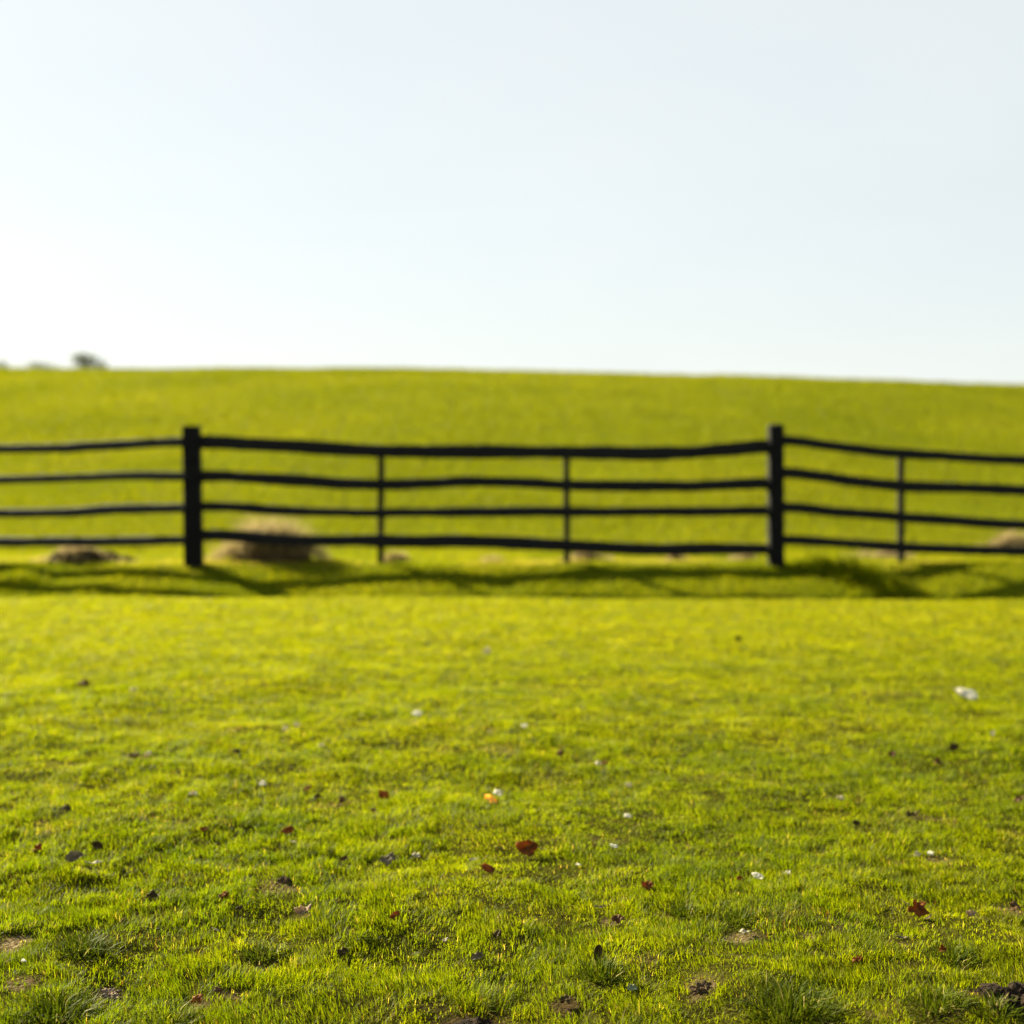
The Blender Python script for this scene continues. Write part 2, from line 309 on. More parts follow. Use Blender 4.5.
# ------------------------------------------------------------------ small things lying in the grass
# px, py, width px, shape, colour, tilt deg, label
LITTER = [
 # nearest band
 (37, 847, 12, 'crumple', 'rust', 45, 'small rust brown leaf curled in the grass left of the grey leaf pair'),
 (75, 859, 18, 'fold', 'grey', 40, 'dark grey folded leaf beside a thin pale leaf at lower left'),
 (93, 860, 18, 'long', 'pale', 12, 'thin pale dry leaf lying right against a dark grey folded leaf'),
 (98, 845, 12, 'fold', 'dark', 60, 'dark upright curled leaf with pale tip just behind the grey folded leaf'),
 (153, 893, 15, 'crumple', 'dark', 30, 'flat dark brown leaf scrap above the first leafy tuft, left side of lawn'),
 (224, 894, 12, 'crumple', 'red', 40, 'reddish brown crumpled leaf scrap with a darker scrap just in front of it'),
 (239, 905, 10, 'crumple', 'dark', 30, 'tiny dark scrap just in front of a reddish crumpled leaf'),
 (24, 959, 6, 'petal', 'white', 30, 'tiny white petal near the left edge between two bare patches'),
 (218, 987, 11, 'crumple', 'brown', 40, 'brown leaf scrap behind a rusty patch at the lower left'),
 (197, 998, 16, 'crumple', 'rust', 35, 'rusty dead leaf in a worn patch near the bottom left'),
 (204, 827, 10, 'crumple', 'red', 40, 'small dull red leaf scrap far left of the red leaf with the pale bit'),
 (216, 927, 9, 'long', 'pale', 40, 'single pale straw sliver beside a dark grass clump'),
 (288, 830, 13, 'ovate', 'red', 50, 'red brown leaf standing up with a pale scrap at its foot'),
 (293, 839, 9, 'long', 'pale', 20, 'pale scrap at the foot of a standing red brown leaf'),
 (388, 859, 18, 'crumple', 'grey', 45, 'grey brown crumpled leaf, largest of the scraps left of centre'),
 (417, 853, 10, 'petal', 'pale', 25, 'pale fleck to the right of the grey brown crumpled leaf'),
 (344, 858, 8, 'ovate', 'brown', 60, 'narrow brown leaf standing between red leaf and grey crumpled leaf'),
 (303, 910, 18, 'crumple', 'tan', 35, 'tan crumpled leaf arched over a thin patch of turf'),
 (395, 913, 10, 'ovate', 'rust', 60, 'small orange brown leaf standing alone left of centre'),
 (474, 857, 10, 'long', 'pale', 30, 'pale sliver just behind the orange red leaf near centre'),
 (488, 868, 14, 'ovate', 'rust', 50, 'orange red curled leaf in front of a pale sliver near centre'),
 (477, 955, 12, 'fold', 'grey', 45, 'grey brown folded leaf in the near grass below centre'),
 (445, 938, 7, 'petal', 'pale', 30, 'small pale curled petal beside the grey brown folded leaf'),
 (497, 932, 12, 'crumple', 'dark', 35, 'dark brown scrap in the near grass straight below the largest red leaf'),
 (342, 949, 14, 'crumple', 'dark', 30, 'dark brown scrap with a straw across it, lower left of centre'),
 (527, 850, 23, 'round', 'red', 76, 'largest red brown leaf, round and upright, in the middle of the lawn'),
 (615, 844, 9, 'petal', 'white', 25, 'white petal to the right of the large round red leaf'),
 (578, 863, 6, 'petal', 'white', 25, 'tiny white speck between the round red leaf and a brown scrap'),
 (647, 883, 14, 'crumple', 'rust', 30, 'brown leaf half sunk in grass right of centre'),
 (741, 877, 9, 'crumple', 'red', 35, 'dark red scrap touching the left of an oval white leaf'),
 (758, 875, 13, 'ovate', 'white', 30, 'oval white leaf beside a dark red scrap, right of centre'),
 (600, 904, 13, 'long', 'grey', 25, 'pale grey sliver above a small brown bare patch'),
 (618, 917, 16, 'crumple', 'brown', 20, 'flat brown scrap in a small bare patch behind the dark upright leaf'),
 (598, 955, 17, 'ovate', 'dark', 82, 'black withered leaf standing upright out of a green tuft'),
 (632, 985, 11, 'round', 'sage', 40, 'round grey green leaf in the near grass right of the black upright leaf'),
 (566, 997, 18, 'crumple', 'dark', 25, 'flat dark scrap near the bottom edge left of the grey green leaf'),
 (745, 929, 12, 'crumple', 'pale', 25, 'pale chip lying on a tan bare patch right of centre'),
 (856, 823, 8, 'fold', 'dark', 60, 'small black leaf poking up, right half of the lawn, behind the maple leaf'),
 (917, 853, 8, 'petal', 'pale', 25, 'left one of two pale flecks lying side by side'),
 (931, 851, 9, 'petal', 'white', 30, 'right one of two pale flecks lying side by side'),
 (786, 871, 9, 'petal', 'white', 25, 'white petal right of the oval white leaf'),
 (890, 869, 5, 'crumple', 'dark', 40, 'tiny black dot of leaf behind the brown maple leaf'),
 (918, 910, 21, 'maple', 'red', 55, 'brown lobed maple leaf standing in the near grass at right'),
 (928, 914, 10, 'long', 'tan', 20, 'pale tan stick lying at the foot of the maple leaf'),
 (971, 912, 11, 'crumple', 'tan', 45, 'light brown curled scrap right of the maple leaf'),
 (1015, 904, 14, 'crumple', 'brown', 30, 'brown scrap at the right edge level with the maple leaf'),
 (902, 934, 13, 'long', 'grey', 20, 'grey twig sliver in front of the maple leaf'),
 (857, 957, 11, 'crumple', 'rust', 45, 'orange brown scrap left in front of the maple leaf'),
 (943, 947, 11, 'crumple', 'rust', 45, 'orange brown scrap right in front of the maple leaf'),
 # middle band
 (83, 684, 15, 'crumple', 'brown', 35, 'blurred brown leaf far out on the lawn at left'),
 (133, 690, 8, 'petal', 'pale', 40, 'blurred pale fleck right of the far brown leaf at left'),
 (134, 754, 16, 'crumple', 'brown', 25, 'long brown scrap in thin turf, middle distance left'),
 (147, 752, 9, 'petal', 'pale', 25, 'pale tip at the right end of a long brown scrap'),
 (236, 750, 10, 'crumple', 'dark', 40, 'dark scrap in the middle distance, left of centre'),
 (66, 807, 14, 'crumple', 'dark', 30, 'dark flat leaf above the row of near leaves at far left'),
 (193, 792, 11, 'petal', 'pale', 25, 'pale scrap left of the lone white petal in the middle distance'),
 (416, 713, 12, 'petal', 'white', 35, 'white oval petal far out on the lawn left of centre'),
 (262, 782, 9, 'petal', 'white', 35, 'lone bright white petal left of the row of brown scraps'),
 (308, 788, 8, 'crumple', 'red', 50, 'red brown scrap at the back of a row of four scraps'),
 (317, 796, 9, 'crumple', 'dark', 40, 'dark scrap at the left end of a row of four scraps'),
 (342, 799, 10, 'crumple', 'brown', 40, 'brown scrap in the middle of a row of four scraps'),
 (384, 795, 15, 'crumple', 'red', 35, 'dark red leaf at the right end of a row of four scraps'),
 (374, 809, 9, 'crumple', 'brown', 40, 'brown scrap in front of the dark red leaf ending the row'),
 (491, 799, 14, 'ovate', 'orange', 45, 'bright orange leaf with a white petal leaning behind it'),
 (497, 792, 11, 'petal', 'white', 45, 'white petal leaning behind the bright orange leaf'),
 (298, 725, 7, 'petal', 'pale', 40, 'right one of two faint pale specks in the middle distance'),
 (285, 728, 7, 'petal', 'pale', 40, 'left one of two faint pale specks in the middle distance'),
 (322, 745, 7, 'petal', 'pale', 40, 'faint pale speck nearer than the pair of pale specks'),
 (525, 726, 7, 'petal', 'white', 40, 'small white speck far out at the centre of the lawn'),
 (560, 753, 11, 'crumple', 'brown', 35, 'blurred brown scrap in the middle distance at centre'),
 (598, 763, 8, 'petal', 'pale', 30, 'pale half of a pale and rust pair right of centre'),
 (605, 763, 8, 'crumple', 'rust', 40, 'rust half of a pale and rust pair right of centre'),
 (629, 785, 8, 'petal', 'pale', 45, 'pale fleck behind the bright white petal right of centre'),
 (627, 814, 9, 'petal', 'white', 35, 'bright white petal in the lawn right of the orange leaf'),
 (682, 755, 10, 'crumple', 'dark', 30, 'dark scrap in the middle distance right of centre'),
 (738, 639, 9, 'crumple', 'dark', 45, 'farthest dark leaf, near the crest of the lawn right of centre'),
 (967, 696, 20, 'ovate', 'white', 38, 'largest white leaf, far out near the right edge of the lawn'),
 (958, 690, 9, 'petal', 'pale', 50, 'small pale petal touching the back of the largest white leaf'),
 (892, 754, 13, 'crumple', 'brown', 45, 'brown curled leaf in the middle distance, right side'),
 (954, 747, 15, 'crumple', 'dark', 40, 'dark brown leaf below the largest white leaf'),
 (938, 761, 11, 'crumple', 'brown', 40, 'faded brown scrap in front of the dark brown leaf at right'),
 (992, 733, 7, 'petal', 'pale', 40, 'faint pale speck right of the dark brown leaf at right'),
 (965, 799, 6, 'crumple', 'dark', 40, 'tiny dark scrap alone, right part of the lawn'),
 (1019, 798, 13, 'crumple', 'brown', 30, 'brown leaf cut by the right edge in the middle distance'),
 (913, 813, 16, 'crumple', 'dark', 30, 'flat dark brown leaf among thin turf behind the pale fleck pair'),
 (841, 797, 8, 'petal', 'pale', 30, 'pale fleck left behind the small black leaf at right'),
 (486, 652, 10, 'petal', 'pale', 45, 'farthest pale fleck, out near the crest at centre'),
]

def leaf_mesh(shape, size, rs):
    seg, rings = 36, 5
    th = np.linspace(0, 2 * np.pi, seg, endpoint=False)
    if shape == 'maple':
        r = 0.74 + 0.16 * np.cos(5 * th + 0.3) + 0.08 * np.cos(3 * th + 1.2) + 0.06 * np.cos(11 * th + 0.5); ex, ey = 1.0, 0.95
    elif shape == 'round':
        r = 0.84 + 0.08 * np.cos(2 * th + 0.4) + 0.07 * np.cos(3 * th + 1) + 0.05 * np.cos(5 * th + 2) + 0.03 * np.cos(11 * th); ex, ey = 1.0, 0.82
    elif shape == 'long':
        r = 1 - 0.25 * np.abs(np.sin(th)) + 0.03 * np.cos(9 * th); ex, ey = 1.0, 0.28
    elif shape == 'petal':
        r = 0.82 + 0.14 * np.cos(th) + 0.10 * np.cos(3 * th + rs.random() * 6) + 0.06 * np.cos(7 * th + rs.random() * 6); ex, ey = 1.0, rs.uniform(0.5, 0.8)
    elif shape == 'ovate':
        r = 0.88 + 0.12 * np.cos(2 * th) + 0.03 * np.cos(13 * th); ex, ey = 1.0, 0.68
    elif shape == 'fold':
        r = 0.9 + 0.1 * np.cos(2 * th) + 0.06 * np.cos(7 * th + rs.random() * 6); ex, ey = 1.0, 0.8
    else:
        r = 0.78 + 0.14 * np.cos(2 * th + rs.random() * 6) + 0.10 * np.cos(5 * th + rs.random() * 6) + 0.07 * np.cos(9 * th + rs.random() * 6); ex, ey = 1.0, 0.75
    k = (np.arange(1, rings + 1) / rings)
    X = np.concatenate([[0], (k[:, None] * r[None] * np.cos(th) * ex).ravel()])
    Y = np.concatenate([[0], (k[:, None] * r[None] * np.sin(th) * ey).ravel()])
    amp = {'crumple': 0.42, 'fold': 0.25, 'maple': 0.30, 'round': 0.26, 'long': 0.12, 'petal': 0.34, 'ovate': 0.2}[shape]
    so = int(rs.integers(1000))
    Z = amp * (vn(X, Y, 0.55, so) + 0.45 * vn(X, Y, 0.25, so + 1))
    Z = Z + {'fold': 1.0, 'crumple': 0.35, 'maple': 0.3, 'round': 0.4, 'long': 0.4, 'petal': 0.35, 'ovate': 0.45}[shape] * np.abs(Y) ** 1.4 + 0.18 * X * X
    h = size / 2
    top = np.stack([X, Y, Z], 1) * h
    bot = top - np.array([0, 0, max(0.0006, 0.02 * size)])
    n = len(top)
    a = np.arange(seg); b = (a + 1) % seg
    tri = np.stack([np.zeros(seg, int), 1 + a, 1 + b], 1)
    q = np.concatenate([np.stack([1 + i * seg + a, 1 + (i + 1) * seg + a, 1 + (i + 1) * seg + b, 1 + i * seg + b], 1) for i in range(rings - 1)])
    o = 1 + (rings - 1) * seg
    rim = np.stack([o + a, n + o + a, n + o + b, o + b], 1)
    return mesh_np('leaf', np.concatenate([top, bot]), [tri, tri[:, ::-1] + n, q, q[:, ::-1] + n, rim]), top

def tube(pts, rad, seg=8):
    """tapered tube through points -> verts, quads"""
    pts = [Vector(p) for p in pts]; V = []; F = []
    for i, p in enumerate(pts):
        t = (pts[min(i + 1, len(pts) - 1)] - pts[max(i - 1, 0)]).normalized()
        u = t.cross(Vector((0.31, 0.22, 0.92)))
        if u.length < 1e-3: u = t.cross(Vector((1, 0, 0)))
        u.normalize(); v = t.cross(u)
        for k in range(seg):
            a = 2 * math.pi * k / seg
            V.append(p + (u * math.cos(a) + v * math.sin(a)) * rad[i])
    for i in range(len(pts) - 1):
        for k in range(seg):
            F.append((i * seg + k, i * seg + (k + 1) % seg, (i + 1) * seg + (k + 1) % seg, (i + 1) * seg + k))
    return np.array([tuple(v) for v in V]), np.array(F)

FOOT = []      # x, y, radius pressed flat
NAMES = {'petal': ('white_petal', 'petal'), 'maple': ('maple_leaf', 'leaf')}
GROUPS = {'petal': 'pale petals and flecks strewn on the lawn'}
for i, (px, py, w, shape, col, tilt, label) in enumerate(LITTER):
    rs = np.random.default_rng(100 + i)
    x, y = hit(px, py)
    size = w * y / FPX * (1.0 if col in ('dark', 'brown') else 1.10 if shape in ('crumple', 'petal', 'maple') else 1.05)
    me, _ = leaf_mesh(shape, size, rs)
    nm, cat = NAMES.get(shape, ('fallen_leaf', 'leaf'))
    if shape == 'petal' and col == 'pale': nm = 'pale_petal'
    o = link(nm, me, LM[col])
    if 'black withered' in label: spin0 = 1.45
    else: spin0 = None
    t = R(tilt)
    spin = rs.uniform(-0.6, 0.6) + (math.pi if rs.random() < .5 else 0)
    if spin0: spin = spin0
    o.rotation_euler = (Matrix.Rotation(t, 3, 'X') @ Matrix.Rotation(spin, 3, 'Z')).to_euler()
    lift = 0.010 if w < 9 else 0.007
    o.location = (x, y, float(gz(x, y)) + lift + (0.42 if spin0 else 0.27) * size * math.sin(t))
    tag(o, label, cat, GROUPS.get(shape, 'fallen leaves and scraps strewn on the lawn'))
    FOOT.append((x, y, size * 0.5))
    if shape in ('maple', 'round') and w > 15 or col == 'orange':
        s = size / 2
        V, F = tube([(-s * 0.75, 0, 0.05 * s), (-s * 1.2, 0.05 * s, 0.02 * s), (-s * 1.6, 0.18 * s, -0.05 * s)], [0.0011, 0.0009, 0.0007], 6)
        link('stalk', mesh_np('stalk', V, [F]), LM['tan'], o)

# clods of earth: lumps with their own crumbs
def clod_mesh(rx, ry, rz, seed, rough=0.35):
    n, m = 40, 18
    V = []; th = np.linspace(0, 2 * np.pi, n, endpoint=False)
    for j in range(m):
        ph = (j + 0.5) / m * np.pi * 0.62
        x, y, z = np.sin(ph) * np.cos(th), np.sin(ph) * np.sin(th), np.full(n, np.cos(ph))
        k = 1 + rough * (vn(x * 3 + z * 2, y * 3 - z, 0.9, seed) + 0.6 * vn(x * 3 - z, y * 3 + z, 0.4, seed + 1) + 0.4 * vn(x * 3, y * 3 + 2 * z, 0.17, seed + 2))
        V.append(np.stack([x * k * rx, y * k * ry, z * k * rz], 1))
    V = np.concatenate(V + [np.array([[0, 0, V[0][:, 2].mean()]])])
    a = np.arange(n); b = (a + 1) % n
    q = np.concatenate([np.stack([j * n + a, (j + 1) * n + a, (j + 1) * n + b, j * n + b], 1) for j in range(m - 1)])
    return mesh_np('clod', V, [q, np.stack([np.full(n, len(V) - 1), a, b], 1)], smooth=False)

for px, py, rx, ry, rz, mat, label in [
    (702, 980, 0.017, 0.020, 0.013, M_soil, 'brown crumbly soil clod in the near grass right of centre'),
    (1010, 992, 0.050, 0.05, 0.022, M_darksoil, 'dark bare lump of earth among overhanging grass at the lower right edge'),
    (108, 985, 0.019, 0.026, 0.010, M_tansoil, 'tan dry clod of earth and moss near the lower left corner'),
    (285, 874, 0.013, 0.016, 0.013, M_soil, 'small brown clod left of the tan crumpled leaf'),
    (472, 1019, 0.042, 0.035, 0.014, M_darksoil, 'low dark strip of bare earth at the bottom edge left of centre'),
    ]:
    x, y = hit(px, py)
    o = link('soil_clod', clod_mesh(rx, ry, rz, px), mat)
    o.location = (x, y, float(gz(x, y)) - 0.006)
    tag(o, label, 'soil clod', 'clods of bare earth in the turf')
    FOOT.append((x, y, max(rx, ry) * 1.15))

# the shaded front of each coarse tuft crowds out the lawn in front of it
for px, py, rad in ((82, 947, .045), (58, 1010, .055), (600, 969, .04), (792, 1008, .06), (738, 915, .04), (686, 908, .035), (262, 949, .035), (955, 955, .03), (938, 1000, .05)):
    x, y = hit(px, py); FOOT.append((x, y, rad)); FOOT.append((x, y, rad * 0.7))
# ------------------------------------------------------------------ lawn grass
def lawn_blades():
    N0 = 20_500_000
    y = rng.uniform(1.75, 10.2, N0)
    x = rng.uniform(-6.8, 6.8, N0)
    half = 0.37 * y + 0.15
    inside = np.abs(x) < half
    margin = np.abs(x) < half + 2.4
    dens = np.minimum(1.0, (2.3 / y) ** 1.3) * np.where(margin, 1 - 0.62 * sstep(0.1, 1.6, np.abs(x) - half) - 0.38 * sstep(1.6, 2.4, np.abs(x) - half), 0.0)
    far = sstep(3.2, 6.5, y)
    clump = 0.60 + (1 - 0.7 * far) * (0.55 * vn(x, y, 0.05, 11) + 0.35 * vn(x, y, 0.022, 19) + 0.25 * vn(x, y, 0.13, 12)) + 0.12 * far
    keep = rng.random(N0) < dens * np.clip(clump, 0.24, 1) ** 1.2
    x, y, clump = x[keep], y[keep], clump[keep]
    b, pl = bare_field(x, y)
    keep = rng.random(len(x)) > b * 0.78
    x, y, b, clump = x[keep], y[keep], b[keep], clump[keep]
    n = len(x)
    tall = vn(x, y, 0.22, 13) + 0.6 * vn(x, y, 0.09, 14)
    h = (0.0145 + 0.006 * (1 - 0.5 * sstep(3.5, 7, y)) * tall + 0.004 * rng.normal(0, 1, n)) * (1 - 0.55 * b)
    h = h * (0.80 + 0.36 * np.clip(clump, 0, 1.2))
    h = h * (1 + 0.6 * np.clip(vn(x, y, 0.16, 15) - 0.45, 0, 1))
    h = np.clip(h, 0.008, 0.06) * (1 + 0.03 * np.maximum(y - 3, 0))
    for fx, fy, fr in FOOT:
        q = np.abs(x - fx) < fr * 2
        q[q] = (((x[q] - fx) / (fr * 0.9)) ** 2 + ((y[q] - fy + fr * 0.5) / (fr * 1.4)) ** 2) < 1
        h[q] *= 0.6
    w = 0.00115 * (y / 2.2) ** 0.75 * rng.uniform(0.7, 1.35, n)
    az = 2.2 * np.pi * vn(x, y, 0.11, 16) + rng.normal(0, 1.0, n)
    lean = np.abs(rng.normal(0.50, 0.34, n)); curve = np.abs(rng.normal(0.16, 0.14, n))
    near = 1 - 0.65 * sstep(3.5, 7.5, y)
    tint = 0.50 + near * (0.07 * vn(x, y, 0.5, 17) + 0.08 * vn(x, y, 0.12, 18)) + rng.normal(0, 0.10, n) - 0.05 * np.clip(tall, -1, 1)
    tint = tint - 0.02 + 0.18 * sstep(3.0, 8.5, y)              # blades coloured brighter and yellower towards the crest, for the backlit grazing glow
    dead = 0.02 + 0.22 * b + 0.35 * np.clip(vn(x, y, 0.06, 20) + 0.4 * vn(x, y, 0.3, 29) - 0.55, 0, 1) * (1 - sstep(4, 8, y))
    tint = np.where(rng.random(n) < dead, np.where(rng.random(n) < 0.45, 1.0, rng.uniform(0.92, 0.97, n)), np.clip(tint, 0, 0.84))
    P = np.stack([x, y, gz(x, y) - 0.002], 1)
    print('lawn blades', n)
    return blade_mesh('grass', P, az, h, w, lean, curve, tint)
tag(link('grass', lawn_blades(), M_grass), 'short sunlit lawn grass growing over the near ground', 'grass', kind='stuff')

def bank_blades():
    n = 520_000
    y = rng.uniform(9.8, 15.5, n); x = rng.uniform(-9.2, 9.2, n)
    half = 0.37 * y + 3.0
    k = np.abs(x) < half; x, y = x[k], y[k]; n = len(x)
    t = vn(x, y, 0.5, 21) + 0.5 * vn(x, y, 0.22, 22)
    h = np.clip(0.022 + 0.010 * t + 0.008 * rng.normal(0, 1, n), 0.008, 0.08)
    h = h * (1 + 0.3 * np.clip(vn(x, y * 1.4, 0.55, 28) - 0.15, 0, 1))
    for px, py, Y, sx, hh in [(812, 566, 12.85, .16, .20), (845, 572, 12.65, .2, .24), (866, 578, 12.5, .24, .28), (892, 588, 12.2, .2, .24), (20, 574, 12.6, .15, .10)]:
        c = at(px, py, Y)
        h = h + hh * np.exp(-((x - c.x) / sx) ** 2 - ((y - Y) / 0.16) ** 2) * rng.uniform(0.4, 1.1, n)
    w = 0.007 * rng.uniform(0.6, 1.4, n)
    az = rng.uniform(0, 2 * np.pi, n); lean = np.abs(rng.normal(0.4, 0.25, n)); curve = np.abs(rng.normal(0.15, 0.1, n))
    tint = np.clip(0.62 + 0.12 * vn(x, y, 0.8, 23) + rng.normal(0, 0.12, n), 0, 0.88)
    dry = np.exp(-((y - 13.25 - 0.15 * vn(x, y * 0, 1.1, 33)) / 0.28) ** 2) * np.clip(0.30 + 0.9 * vn(x, y, 0.6, 34), 0, 0.85)
    tint = np.where(rng.random(n) < dry, rng.uniform(0.91, 0.97, n), tint)
    return blade_mesh('bank_grass', np.stack([x, y, gz(x, y) - 0.004], 1), az, h, w, lean, curve, tint)
tag(link('bank_grass', bank_blades(), M_bank), 'rougher darker grass on the bank at the foot of the fence', 'grass', kind='stuff')

def hill_blades():
    n = 620_000
    u = rng.random(n); y = 14.6 * (76.0 / 14.6) ** u
    x = rng.uniform(-1, 1, n) * (0.37 * y + 3.5)
    t = vn(x, y * 0.6, 2.2, 24) + 0.6 * vn(x, y * 0.6, 0.8, 25)
    h = np.clip(0.07 + 0.03 * t + 0.02 * rng.normal(0, 1, n), 0.03, 0.2) * (0.8 + y / 60)
    w = 0.012 * (y / 15) * rng.uniform(0.7, 1.4, n)
    az = rng.uniform(0, 2 * np.pi, n); lean = np.abs(rng.normal(0.3, 0.2, n)); curve = np.abs(rng.normal(0.1, 0.1, n))
    tint = np.clip(0.60 + 0.12 * vn(x, y * 0.5, 5.0, 26) + 0.07 * vn(x, y * 0.5, 1.5, 27) + rng.normal(0, 0.07, n), 0, 0.9)
    return blade_mesh('hill_grass', np.stack([x, y, gz(x, y) - 0.01], 1), az, h, w, lean, curve, tint, two=False)
tag(link('hill_grass', hill_blades(), M_hill), 'grazed pasture grass covering the hillside behind the fence', 'grass', kind='stuff')

# ------------------------------------------------------------------ separate coarse tufts
for px, py, rad, ht, nb, label in [
    (82, 943, 0.055, 0.055, 420, 'bright green tuft with a dark heart left of the near lawn'),
    (58, 1006, 0.075, 0.062, 560, 'wide spreading dark grass tuft in the lower left corner'),
    (600, 966, 0.050, 0.050, 380, 'dark green tuft holding a black upright leaf'),
    (792, 1003, 0.080, 0.078, 640, 'tallest dark grass tuft near the bottom edge right of centre'),
    (738, 912, 0.050, 0.042, 300, 'low dark tuft behind a tan bare patch right of centre'),
    (686, 906, 0.045, 0.040, 260, 'low dark tuft to the left of another low dark tuft'),
    (262, 946, 0.045, 0.040, 260, 'small dark tuft in the near lawn left of centre'),
    (165, 1016, 0.060, 0.055, 380, 'dark tuft cut by the bottom edge at left'),
    (955, 952, 0.045, 0.045, 260, 'dark tuft beside an orange brown scrap at right'),
    (938, 996, 0.060, 0.050, 420, 'tuft hanging over the left side of the dark bare earth at lower right'),
    (1000, 1003, 0.05, 0.040, 300, 'tuft in front of the dark bare earth at the lower right edge')]:
    x0, y0 = hit(px, py)
    rr = rad * np.sqrt(rng.random(nb)) * 0.85 * (1 + 0.25 * np.clip(rng.normal(0, 1, nb), -1, 1)); a = rng.uniform(0, 2 * np.pi, nb)
    x, y = rr * np.cos(a), rr * np.sin(a)
    h = 0.74 * ht * rng.uniform(0.4, 1.25, nb) * (1 - 0.35 * np.clip(rr / rad, 0, 1)); w = rng.uniform(0.0015, 0.0028, nb)
    lean = 0.25 + 0.75 * rr / rad + rng.normal(0, 0.25, nb); curve = np.clip(0.25 + rng.normal(0, 0.12, nb), 0.02, 0.7)
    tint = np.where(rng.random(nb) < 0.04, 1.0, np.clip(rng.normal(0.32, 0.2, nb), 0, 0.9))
    z0 = float(gz(x0, y0))
    P = np.stack([x, y, gz(x + x0, y + y0) - z0 - 0.002], 1)
    o = link('grass_tuft', blade_mesh('grass_tuft', P, a + rng.normal(0, .8, nb), h, w, np.clip(lean, 0, 1.4), curve, tint), M_tuft)
    o.location = (x0, y0, z0)
    tag(o, label, 'grass tuft', 'coarse tufts in the lawn')

# ------------------------------------------------------------------ mounds of dry grass behind the fence
for px, py, Y, wpx, hpx, nb, soil, label in [
    (268, 564, 13.9, 140, 45, 3000, M_soil, 'largest dry straw coloured grass mound just to the right of the left thick post'),
    (84, 563, 13.8, 124, 19, 1900, M_darksoil, 'low dark earthy mound with dry grass behind the left fence section'),
    (395, 563, 13.8, 40, 12, 1000, M_soil, 'small dry grass hump behind the first slim fence post'),
    (492, 563, 13.8, 34, 11, 450, M_soil, 'small brown grass hump midway between the two slim posts'),
    (588, 562, 13.9, 62, 14, 1200, M_tansoil, 'pale dry grass hump behind the second slim post'),
    (676, 563, 13.9, 34, 9, 700, M_soil, 'tiny brown grass hump left of the right thick post'),
    (742, 562, 14.0, 40, 12, 800, M_tansoil, 'pale dry hump just left of the right thick post'),
    (880, 564, 14.45, 90, 12, 2000, M_tansoil, 'long low dry grass ridge behind the right fence section'),
    (1012, 558, 15.35, 80, 25, 1300, M_soil, 'low straw coloured mound behind the fence at the right edge')]:
    Y = Y - 0.55
    c = at(px, py, Y)
    rx, rz = wpx / 2 * Y / FPX, hpx * Y / FPX
    z0 = float(gz(c.x, c.y)) - 0.03
    root = empty('dry_grass_mound', (c.x, c.y, z0))
    tag(root, label, 'grass mound', 'dry grass mounds along the fence line')
    ry = min(max(rx * 0.5, 0.12), 0.26)
    k = 1.3 if soil is M_darksoil else 1.0
    link('earth', clod_mesh(rx * 0.5 * k, ry * 0.7, rz * 0.5 * k, px, 0.3), soil, root)
    gx, gy = rng.normal(0, 0.42, nb), rng.normal(0, 0.45, nb)
    q = (np.abs(gx) < 0.9) & (np.abs(gy) < 0.9); gx, gy = gx[q], gy[q]
    lumpy = 1 + 0.5 * vn(gx, gy, 0.5, px) + 0.3 * vn(gx, gy, 0.2, px + 1)
    prof = np.exp(-1.6 * np.abs(gx) ** 2.4 - 0.8 * gy ** 2) * lumpy
    keep = (gy > -0.25) | (rng.random(len(gx)) < (0.25 if soil is M_darksoil else 0.5))
    X, Y_ = gx * rx, gy * ry
    base = float(gz(c.x, c.y)) - 0.03
    P = np.stack([X, Y_, gz(X + c.x, Y_ + c.y) - base - 0.01 + 0.25 * rz * prof], 1)[keep]
    n = len(P); prof = prof[keep]
    bh = np.clip(rz * 0.85 * prof, 0.03, 0.5) * rng.uniform(0.35, 1.1, n)
    tint = np.clip(rng.normal(0.58, 0.22, n), 0, 1)
    link('dry_grass', blade_mesh('dry_grass', P, rng.uniform(0, 2 * np.pi, n), bh, rng.uniform(.004, .010, n), np.abs(rng.normal(.45, .3, n)), np.abs(rng.normal(.25, .15, n)), tint), M_straw, root)

# ------------------------------------------------------------------ the fence
PL, PR = 12.95, 12.95
fence = empty('fence', tuple(at(192, 562, PL)))
tag(fence, 'black wooden post and rail fence with four wavy rails in front of the hill', 'fence')
FO = Vector(fence.location)

